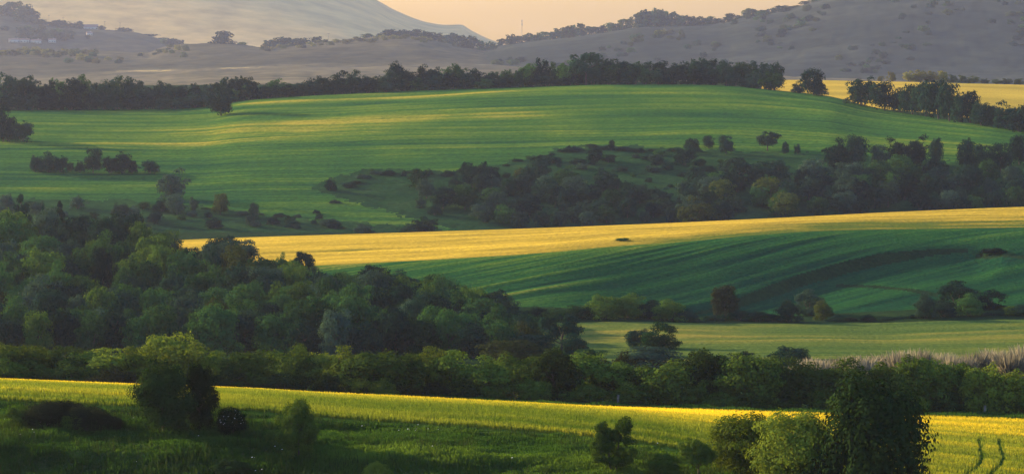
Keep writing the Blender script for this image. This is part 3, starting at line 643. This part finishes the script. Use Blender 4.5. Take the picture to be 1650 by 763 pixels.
GS = [(277,322,270,48,'round','grey'),(285,346,311,34,'round','grey'),(262,340,318,32,'bush','dark'),(312,340,316,18,'round','grey'),(355,347,310,26,'round','olive'),(408,352,325,18,'tall','grey'),(403,364,345,18,'bush','grey'),(515,353,343,16,'bush','dark'),(684,373,348,44,'bush','dark'),(660,373,360,40,'mound','dark'),(532,307,285,22,'bush','dark'),
      (125,337,314,28,'bush','grey'),(195,350,325,32,'bush','grey'),(215,350,330,22,'bush','grey'),(10,337,310,28,'bush','grey'),(60,345,322,30,'bush','grey'),(585,375,360,34,'mound','grey'),(470,366,352,26,'mound','dark'),(440,362,348,22,'bush','dark'),(540,368,356,26,'mound','dark'),(345,368,350,30,'bush','dark'),(250,360,340,30,'bush','dark')]
for (u, b, t_, w_, sh, lf) in GS:
    ct = 'tree' if sh in ('round', 'tall') else 'shrub'
    plant('scrub_tree' if ct == 'tree' else 'shrub', 'scrub', sh, u, hit(u, b, 985, 1300), t_, w_, lf, 'on the slope above the wood', cat=ct, base=b, group='scrub on the rough slope')
GU = [(752,287,260,24,'tall','dark'),(780,284,259,15,'tall','dark'),(853,286,264,20,'round','grey'),(957,265,236,26,'round','dark'),(985,242,225,11,'tall','dark'),(1103,266,234,38,'bush','dark'),(1115,248,222,26,'round','grey'),(1142,240,217,20,'round','grey'),(1170,248,217,28,'round','dark'),(1237,243,211,36,'park','grey'),(1265,248,227,13,'tall','dark'),(1285,248,231,11,'tall','dark'),
      (920,244,236,32,'mound','dark'),(890,263,249,36,'mound','dark'),(868,264,252,32,'mound','dark'),(932,264,254,34,'mound','dark'),(1000,243,236,18,'bush','dark'),(1030,246,238,20,'mound','dark'),(1045,258,249,22,'mound','dark'),(1060,266,256,22,'mound','dark'),(1000,276,266,26,'mound','dark'),(1140,275,266,26,'mound','dark'),(1190,265,252,20,'bush','dark'),
      (1347,275,222,42,'round','dark'),(1374,272,216,50,'round','dark'),(1418,272,232,34,'round','grey'),(1446,266,221,42,'round','dark'),(1476,266,217,40,'round','dark'),(1508,272,221,28,'tall','dark'),(1558,272,222,36,'tall','dark'),(1585,278,231,40,'round','dark'),(1612,278,229,40,'round','dark'),(1642,266,216,34,'round','dark')]
for (u, b, t_, w_, sh, lf) in GU:
    ct = 'tree' if sh in ('round', 'tall', 'park') else 'shrub'
    plant('scrub_tree' if ct == 'tree' else 'shrub', 'scrub', sh, u, hit(u, b, 985, 1350), t_, w_, lf, 'on the gully\'s top edge', cat=ct, base=b, group='trees edging the gully')
for i in range(46):     # low thorn along the rim of the gully
    u = 560+i*17+rnd.uniform(-8, 8) if i < 34 else 330+(i-34)*30
    r = float(np.interp(u, [330, 500, 600, 660, 725, 800, 870, 910, 950, 1080, 1150], [336, 352, 273, 278, 280, 267, 251, 239, 237, 242, 243])) + rnd.uniform(0, 7)
    plant('shrub', 'scrub', pick(('mound', 2), ('bush', 1)), u, hit(u, r, 985, 1350), r-rnd.uniform(4, 10), rnd.uniform(10, 28), pick(('dark', 3), ('grey', 2), ('mid', 1)), 'along the gully rim', cat='shrub', base=r, group='low thorn along the gully rim')
plant('scrub_tree', 'scrub', 'round', 1125, 1008, 316, 60, 'olive', label='broad dark dome of a tree just behind the golden crest', base=360)
def scatter(poly, n, mind, hr, wr, tones, area, group, lim=(985, 1350)):
    pts = []; p = np.array(poly); tries = 0
    while len(pts) < n and tries < 20000:
        tries += 1; u, r = rnd.uniform(p[:, 0].min(), p[:, 0].max()), rnd.uniform(p[:, 1].min(), p[:, 1].max())
        if not inpoly(np.array([u]), np.array([r]), poly)[0] or any(abs(u-a)/mind[0] + abs(r-b)/mind[1] < 1 for a, b in pts): continue
        pts.append((u, r))
    for u, r in pts:
        hpx = rnd.uniform(*hr); w_ = rnd.uniform(*wr)*hpx
        ct = 'tree' if hpx > (hr[0]*.65+hr[1]*.35) else 'shrub'
        plant('scrub_tree' if ct == 'tree' else 'shrub', 'scrub', pick(('round', 3), ('tall', 2)) if ct == 'tree' else pick(('bush', 3), ('mound', .6)), u, hit(u, r, *lim), r-hpx, w_, pick(*tones), area, cat=ct, base=r, group=group)
T1 = (('dark', 4), ('mid', 1.6), ('grey', 3), ('olive', .15))
scatter([(1170,288),(1330,290),(1500,288),(1660,288),(1660,340),(1450,346),(1250,356),(1085,362),(1110,310)], 84, (24, 9), (26, 46), (.8, 1.25), T1, 'in thick scrub right of the gully', 'thick scrub of the gully')
scatter([(590,300),(700,300),(800,292),(960,290),(1040,318),(1085,330),(1085,364),(770,371),(690,348)], 66, (22, 9), (18, 40), (.8, 1.25), T1, 'in the scrub filling the gully', 'scrub of the gully')
scatter([(760,290),(900,262),(1080,250),(1180,260),(1100,310),(1000,285)], 22, (22, 7), (6, 14), (1.2, 2.2), T1, 'dotted over the open gully side', 'small bushes of the gully side')
scatter([(0,330),(240,335),(520,358),(560,372),(0,372)], 22, (22, 7), (7, 16), (1.2, 2.2), T1, 'low down on the rough slope', 'small bushes of the rough slope')

# ------------------------------------------------------------------ dark row along the ridge, trees of the far golden field
rtop = [(-20,122),(0,120),(40,119),(70,128),(85,123),(125,120),(150,132),(185,126),(205,117),(230,140),(262,134),(280,130),(330,132),(380,123),(430,128),(480,129),(520,124),(570,114),(600,118),(640,99),(660,112),(690,106),(712,112),(735,95),(760,112),(790,110),(830,114),(850,98),(875,92),(905,98),(945,100),(990,92),(1020,97),(1050,95),(1080,98),(1110,96),(1150,88),(1180,93),(1220,98),(1250,102),(1268,118)]
u = -14.0
while u < 1262:
    dc = pc(dC, np.array([u]))[0]; w_ = rnd.uniform(26, 46)
    plant('ridge_tree', 'far', pick(('round', 3), ('tall', 2), ('bush', 3)), u, dc+rnd.uniform(2, 22), pc(rtop, np.array([u]))[0]+rnd.uniform(-4, 7), w_, pick(('dark', 6), ('mid', 2)), 'in the ridge-top row', group='dark tree row along the ridge', base=150)
    u += w_*rnd.uniform(.42, .6)
u = -10.0
while u < 1262:
    dc = pc(dC, np.array([u]))[0]; w_ = rnd.uniform(22, 40); cr = pc(rC, np.array([u]))[0]
    plant('ridge_shrub', 'far', 'bush', u, dc+rnd.uniform(-5, 1), cr-rnd.uniform(16, 32), w_*1.15, pick(('dark', 6), ('mid', 1)), 'at the foot of the ridge-top row', cat='shrub', group='shrubs below the ridge row', base=150)
    u += w_*rnd.uniform(.7, .95)
RR = [(1287,150,130,24,'bush'),(1311,152,109,40,'round'),(1321,156,134,26,'bush'),(1390,177,122,58,'bush'),(1426,170,130,46,'round'),(1452,184,141,40,'bush'),(1470,186,134,46,'round'),(1492,189,129,50,'tall'),(1512,191,127,46,'round'),(1530,194,131,40,'round'),(1548,196,148,36,'bush'),(1563,198,145,32,'tall'),(1582,201,160,42,'bush'),(1602,204,162,42,'round'),(1622,207,169,46,'bush'),(1642,210,171,40,'bush'),(1660,211,167,46,'round')]
for (u, b, t_, w_, sh) in RR:
    ct = 'shrub' if sh == 'bush' else 'tree'
    plant('ridge_tree' if ct == 'tree' else 'ridge_shrub', 'scrub', sh, u, pc(dC, np.array([float(u)]))[0]+rnd.uniform(-10, 2), t_, w_, 'dark', 'before the far golden field', cat=ct, base=b, group='row before the far golden field')
for (u, t_, w_) in [(1418,122,12),(1438,115,16),(1466,114,26),(1481,112,28),(1500,114,24),(1518,114,28),(1535,120,22),(1551,121,22),(1568,122,24),(1586,126,16),(1605,127,18),(1622,126,22),(1641,126,22)]:
    plant('field_shrub', 'far', 'bush', u, 2110, t_, w_, 'gold' if u < 1530 else 'olive', 'behind the far golden field', cat='shrub', base=133, group='shrubs behind the far golden field')

# ------------------------------------------------------------------ far hills
def crest_d(R_, u):
    c = int(np.clip(round((u-R_.uc[0])/(R_.uc[1]-R_.uc[0])), 0, len(R_.uc)-1)); S = R_.z[:, c]/R_.d[:, c]; return float(R_.d[int(np.argmax(S)), c])
def hill_trees(R_, lst, leafs, area, group, dd=-25):
    for (u, t_, w_) in lst: plant('hill_tree', 'hill', pick(('tall', 1), ('bush', 4)), u, crest_d(R_, u)+dd, t_, w_*1.3, pick(*leafs), area, base=t_+15, gf=R_.ground, parts=False, group=group)
hill_trees(H1, [(4,5,30),(22,-2,28),(38,2,24),(50,9,28),(62,29,26),(73,34,22),(90,31,24),(101,30,20),(115,36,18),(128,32,12),(163,40,12),(195,43,13),(206,44,13),(240,54,22),(262,60,18),(275,62,16),(284,66,15)], (('dark', 1),), 'on the village hill\'s skyline', 'skyline trees of the village hill')
hill_trees(H2, [(359,46,30),(391,67,13),(436,62,18),(448,58,22),(462,57,24),(478,60,20),(490,59,15),(510,57,19),(592,53,18),(612,53,12),(626,45,20),(638,48,18),(650,46,14),(660,48,16),(672,45,20),(686,49,16),(700,50,20),(715,54,16),(727,50,22),(743,52,22),(758,54,22),(775,62,16),(790,64,16)], (('dark', 3), ('mid', 2)), 'on the rolling hill\'s skyline', 'skyline trees of the rolling hill')
hill_trees(H3, [(808,60,14),(825,52,15),(835,56,14),(852,51,22),(863,54,16),(876,49,18),(891,48,16),(905,42,20),(916,38,20),(925,37,15),(936,34,13),(948,40,15),(958,41,14),(970,39,16),(983,34,18),(993,36,14),(1007,28,20),(1030,18,24),(1040,11,27),(1051,14,22),(1063,8,20),(1074,14,22),(1086,15,24),(1099,22,18),(1114,22,20),(1128,24,18),(1143,24,20),(1156,28,16),(1177,19,22),(1191,24,14),(1205,11,20),(1216,13,18),(1230,14,20),(1246,11,16),(1256,7,14),(1265,7,16),(1276,9,14),(1286,8,12),(1298,1,16),(1312,-4,16),(1322,-6,16)], (('dark', 3), ('mid', 2), ('olive', 1)), 'on the wooded hill\'s skyline', 'skyline trees of the wooded hill')
def hill_scatter(R_, n, ur, off, maxrow, hr, leafs, area, group):
    cl = [(rnd.uniform(*ur), rnd.random()) for _ in range(max(3, n//9))]      # scrub gathers in hollows and old hedge lines
    for _ in range(n):
        cu, cv = rnd.choice(cl); u = min(max(rnd.gauss(cu, 22), ur[0]), ur[1]); c = R_.z[:, int((u-R_.uc[0])/(R_.uc[1]-R_.uc[0]))]/R_.d[:, int((u-R_.uc[0])/(R_.uc[1]-R_.uc[0]))]
        r0 = float(row_of(c.max())); r = r0+off + min(max(cv + rnd.gauss(0, .10) + (u-cu)*.0012, 0), 1)*max(3, maxrow-r0-off); hp = rnd.uniform(*hr)
        if r < 2: continue
        plant('hillside_tree', 'hill', pick(('round', 2), ('bush', 2)), u, R_.hit(u, r), r-hp, hp*rnd.uniform(1.0, 1.7), pick(*leafs), area, base=r, gf=R_.ground, parts=False, group=group)
hill_scatter(H3, 175, (800, 1650), 4, 118, (6, 12), (('dark', 3), ('mid', 2), ('olive', 1)), 'on the wooded hill\'s slope', 'trees on the wooded hill')
hill_scatter(H3, 26, (640, 1100), 2, 90, (6, 12), (('olive', 2), ('gold', 1), ('mid', 1)), 'on the wooded hill\'s left shoulder', 'shoulder trees of the wooded hill')
hill_scatter(H2, 44, (0, 700), 2, 104, (6, 12), (('olive', 2), ('mid', 2), ('gold', 1.6)), 'on the rolling hill\'s slope', 'trees on the rolling hill')
for i in range(46):
    u = 420+i*7+rnd.uniform(-3, 3) if i < 40 else 250+(i-40)*5
    r = float(pc(H2R, np.array([u]))[0]) + rnd.uniform(1, 8)
    plant('hill_shrub', 'hill', 'bush', u, H2.hit(u, r), r-rnd.uniform(5, 8), rnd.uniform(9, 15), 'gold' if rnd.random() < .7 else 'olive', 'in the rolling hill\'s sunlit brush', cat='shrub', base=r, gf=H2.ground, parts=False, group='sunlit brush of the rolling hill')
for i in range(18):
    u = -5+i*9.4+rnd.uniform(-3, 3); r = 86+rnd.uniform(-2, 4)
    plant('hill_shrub', 'hill', 'bush', u, H2.hit(u, r), r-rnd.uniform(7, 12), rnd.uniform(11, 17), 'gold' if rnd.random() < .6 else 'olive', 'in the thicket below the village', cat='shrub', base=r, gf=H2.ground, parts=False, group='sunlit thicket below the village')
hill_scatter(H1, 34, (0, 290), 5, 76, (8, 16), (('dark', 3), ('mid', 1)), 'on the village hill\'s slope', 'trees on the village hill')
label_plants()

# ------------------------------------------------------------------ houses of the village, poles and the mast
def box(x0, x1, y0, y1, z0, z1):
    v = np.array([(x, y, z) for z in (z0, z1) for y in (y0, y1) for x in (x0, x1)], float)
    return v, np.array([(0, 2, 3, 1), (4, 5, 7, 6), (0, 1, 5, 4), (2, 6, 7, 3), (0, 4, 6, 2), (1, 3, 7, 5)])
def house(u, row, w, dpt, hw, hr, rz, label, crest=False, win=3):
    d = crest_d(H1, u)-20 if crest else H1.hit(u, row); a = lat(u, row); z = H1.ground(a, d)
    o = tag(link('village_house', None), label, 'house', 'houses of the far village'); o.location = (d*a, d, z-1); o.rotation_euler = (0, 0, rz)
    link('wall', mesh('wall', *box(-w/2, w/2, -dpt/2, dpt/2, 0, hw), [M['wall']]), o)
    e = .7; v = np.array([(-w/2-e, -dpt/2-e, hw-.1), (w/2+e, -dpt/2-e, hw-.1), (w/2+e, dpt/2+e, hw-.1), (-w/2-e, dpt/2+e, hw-.1), (-w/2-e, 0, hw+hr), (w/2+e, 0, hw+hr)], float)
    me = bpy.data.meshes.new('roof'); me.from_pydata(v.tolist(), [], [(0, 1, 5, 4), (2, 3, 4, 5), (0, 4, 3), (1, 2, 5), (0, 3, 2, 1)]); me.materials.append(M['roof'])
    rf = link('roof', me, o); link('chimney', mesh('chimney', *box(w*.2, w*.2+.9, .4, 1.3, hw+hr*.4, hw+hr+1.1), [M['wall']]), rf)
    for k in range(win):
        x = -w/2+w*(k+.5)/win; link('window', mesh('window', *box(x-.7, x+.7, -dpt/2-.06, -dpt/2-.01, 1.6, 3.2), [M['pane']]), o)
house(144, 44, 34, 14, 5, 5.5, .15, 'long low farmhouse with brown roof on the skyline of the village hill', True, 5)
for (u, r, w, lb) in ((24, 70, 22, 'pale leftmost house at the foot of the village hill'), (40, 70, 16, 'pale house beside the leftmost one in the village'), (58, 70, 18, 'pale low house in the middle of the village'), (84, 70, 13, 'white house at the right end of the village'), (110, 59, 11, 'small white house above the village on the slope'), (144, 58, 10, 'small white house on the slope under the skyline farmhouse')):
    house(u, r, w, 9, 5.5, 2.6, rnd.uniform(-.3, .3), lb)
def pole(name, R_, u, top, rad, label, mat, cat, arms=0):
    d = crest_d(R_, u)-8; a = lat(u, top+15); z = R_.ground(a, d); h = d*float(slope(top))-z
    o = tag(link(name, None), label, cat); o.location = (d*a, d, z-.5)
    link('shaft', mesh('shaft', *tube((0, 0, 0), (0, 0, h+.5), rad, rad*.6, 6, 2), [M[mat]]), o)
    for k in range(arms): link('crossarm', mesh('crossarm', *box(-2.2, 2.2, -.2, .2, h-1-k*2.2, h-.6-k*2.2), [M[mat]]), o)
    return o, h
for (u, t_, lb) in ((79, 24, 'leftmost thin pole on the skyline of the village hill'), (102, 28, 'short thin pole beside the skyline trees of the village hill'), (169, 34, 'thin pole right of the skyline farmhouse'), (193.5, 36, 'thin pole with crossarm above the two round skyline bushes')): pole('utility_pole', H1, u, t_, .35, lb, 'pole', 'pole', 1)
pole('utility_pole', H2, 529, 53, .25, 'faint thin pole on the rolling hill skyline beside a round tree', 'pole', 'pole', 1)
o, h = pole('radio_mast', H3, 841, 32, .45, 'tall thin mast with a dark antenna head on the hill saddle', 'steel', 'mast')
link('antenna', mesh('antenna', *tube((0, 0, h-9), (0, 0, h-4), 1.0, .7, 8, 1), [M['steel']]), o); link('antenna', mesh('antenna', *box(-.9, .9, -.3, .3, h-2.6, h-.8), [M['steel']]), o)
for (u, lb) in ((996, 'short grey post at the field verge under the rusty bush'), (1587, 'thin pale post at the hedgerow foot on the right')):
    d = 372; a = lat(u, 660); z = ground(a, d)
    o = tag(link('fence_post', mesh('fence_post', *join([box(-.14, .14, -.14, .14, -.3, 1.5), box(-.17, .17, -.17, .17, 1.5, 1.56)]), [M['pole']])), lb, 'post'); o.location = (d*a, d, z)

# ------------------------------------------------------------------ crops and grass with real blades where the view is close
def blades(name, pts, tonev, hgt, wid, mat, nb, lean, kind='stuff', seed=1):
    g = np.random.default_rng(seed); n = len(pts); pts = np.repeat(pts, nb, 0); tv = np.repeat(tonev, nb); hg = np.repeat(hgt, nb)*g.uniform(.6, 1.15, n*nb); m_ = n*nb
    pts = pts + np.c_[g.uniform(-.22, .22, (m_, 2)), np.zeros(m_)]
    a = g.uniform(0, math.pi, m_); s = np.c_[np.cos(a), np.sin(a), np.zeros(m_)]*(wid*g.uniform(.6, 1.3, m_))[:, None]
    tip = pts + np.c_[g.normal(0, lean, (m_, 2))*hg[:, None], hg]; b = pts - np.array([0, 0, .08])
    v = np.stack([b-s, b+s, tip+s*.45, tip-s*.45], 1).reshape(-1, 3)
    return tag(link(name, mesh(name, v, np.arange(4*m_).reshape(m_, 4), [mat], False, dict(tone=np.repeat(tv, 4)))), kind=kind)
def field_points(n, u0, u1, d0f, d1f, seed):
    g = np.random.default_rng(seed); u = g.uniform(u0, u1, n); t = g.random(n); c = (u-UC[0])/2.5; c0 = c.astype(int)
    d = d0f[c0]*(1-t)+d1f[c0]*t; x = d*A[c0] + d*(c-c0)*(A[1]-A[0])
    z = np.empty(n); tn = np.empty(n)
    for cc in np.unique(c0):
        k = c0 == cc; z[k] = np.interp(d[k], D[:, cc], (Z[:, cc]+Z[:, cc+1])/2); tn[k] = np.interp(d[k], D[:, cc], tone[:, cc])
    return np.c_[x, d, z], tn, u
BL_BARLEY = blade_mat('barley_blades', [(0, (.05, .10, .016)), (.5, (.18, .21, .03)), (1, (.62, .46, .035))], .5)
BL_MEADOW = blade_mat('meadow_blades', [(0, (.014, .034, .010)), (.5, (.03, .075, .014)), (1, (.08, .14, .022))], .45)
kE, kF2 = LK['crop_edge'], LK['field_end']
p, tn, uu = field_points(190000, -120, 1770, DK[kE], DK[kF2], 3)
rowp = row_of(p[:, 2]/p[:, 1])
for pts_ in TRACKS:      # two wheel tracks
    q = np.array(pts_, float); xx = np.interp(rowp, q[::-1, 1], q[::-1, 0]); k = ~((np.abs(uu-xx) < 4.0+.035*(rowp-709)) & (rowp > 709)); p, tn, uu, rowp = p[k], tn[k], uu[k], rowp[k]
blades('barley_plants', p, tn, np.full(len(p), .50), .030, BL_BARLEY, 4, .16, seed=4)
p, tn, uu = field_points(60000, -60, 1710, DK[LK['foot']], DK[LK['bank_top']], 5)
hgt = .45 + .5*np.clip(fbm(p[:, 0]/5, p[:, 1]/3, 55), -.4, 1)
blades('meadow_grass', p, tn+.08, hgt, .05, BL_MEADOW, 4, .3, seed=6)
p, tn, uu = field_points(26000, -60, 1710, DK[LK['field_end']], DK[LK['verge']], 7)
blades('verge_grass', p, np.full(len(p), .45)+.3*fbm(p[:, 0]/6, p[:, 1]/6, 56), .5+.5*np.clip(fbm(p[:, 0]/4, p[:, 1]/4, 57), -.3, 1), .06, BL_MEADOW, 3, .25, seed=8)
g = np.random.default_rng(31); q_, tq, uq = field_points(5200, -60, 1710, DK[LK['foot']], DK[LK['bank_top']], 17)
k = fbm(q_[:, 0]/6, q_[:, 1]/4, 71) > .08; q_, tq = q_[k], tq[k]
blades('tall_weeds', q_, g.uniform(0, .62, len(q_)), g.uniform(.7, 1.3, len(q_)), .03, blade_mat('weed_stalks', [(0, (.02, .04, .012)), (.6, (.04, .065, .016)), (1, (.10, .085, .04))], .3), 4, .22, seed=33)
# umbels of white flowers
p, tn, uu = field_points(5200, -20, 1200, DK[LK['foot']], DK[LK['bank_top']], 9)
k = (fbm(p[:, 0]/7, p[:, 1]/4, 60) + .25*(uu < 330) > .30) & (np.random.default_rng(2).random(len(p)) < .08); p = p[k]
g = np.random.default_rng(12); s = g.uniform(.02, .05, len(p)); z1 = p[:, 2]+g.uniform(.55, .95, len(p)); V = []
for sx, sy, sz in ((-1, -1, 0), (1, -1, .2), (1, 1, .5), (-1, 1, .3)): V.append(np.c_[p[:, 0]+sx*s, p[:, 1]+sy*s, z1+sz*s*2])
V = np.stack(V, 1).reshape(-1, 3)
tag(link('wildflowers', mesh('wildflowers', V, np.arange(len(V)).reshape(-1, 4), [M['petal']])), kind='stuff')
# blossom on the round bush is part of it
bsh = [o for o in sc.objects if o.get('label', '').startswith('round bush with white blossom')][0]
g = np.random.default_rng(14); dv = g.normal(size=(80, 3)); dv /= np.linalg.norm(dv, axis=1, keepdims=True); dv[:, 2] = np.abs(dv[:, 2])
v, q = leaves(np.array([0, 0, .38]) + dv*np.array([.46, .46, .5]), dv, .030, g)
link('blossom', mesh('blossom', v, q, [M['petal']]), bsh)

# ------------------------------------------------------------------ the evening haze that fills the valleys
m, nt, out = nodes('haze_air'); vol = N(nt, 'ShaderNodeVolumePrincipled')
vol.inputs['Color'].default_value = (*HAZE_COL, 1); vol.inputs['Density'].default_value = HAZE_DENSITY; vol.inputs['Anisotropy'].default_value = HAZE_G
nt.links.new(vol.outputs[0], out.inputs['Volume'])
hz = tag(link('haze', mesh('haze', *box(-4500, 4500, -400, 10800, -252, 400), [m])), kind='stuff')
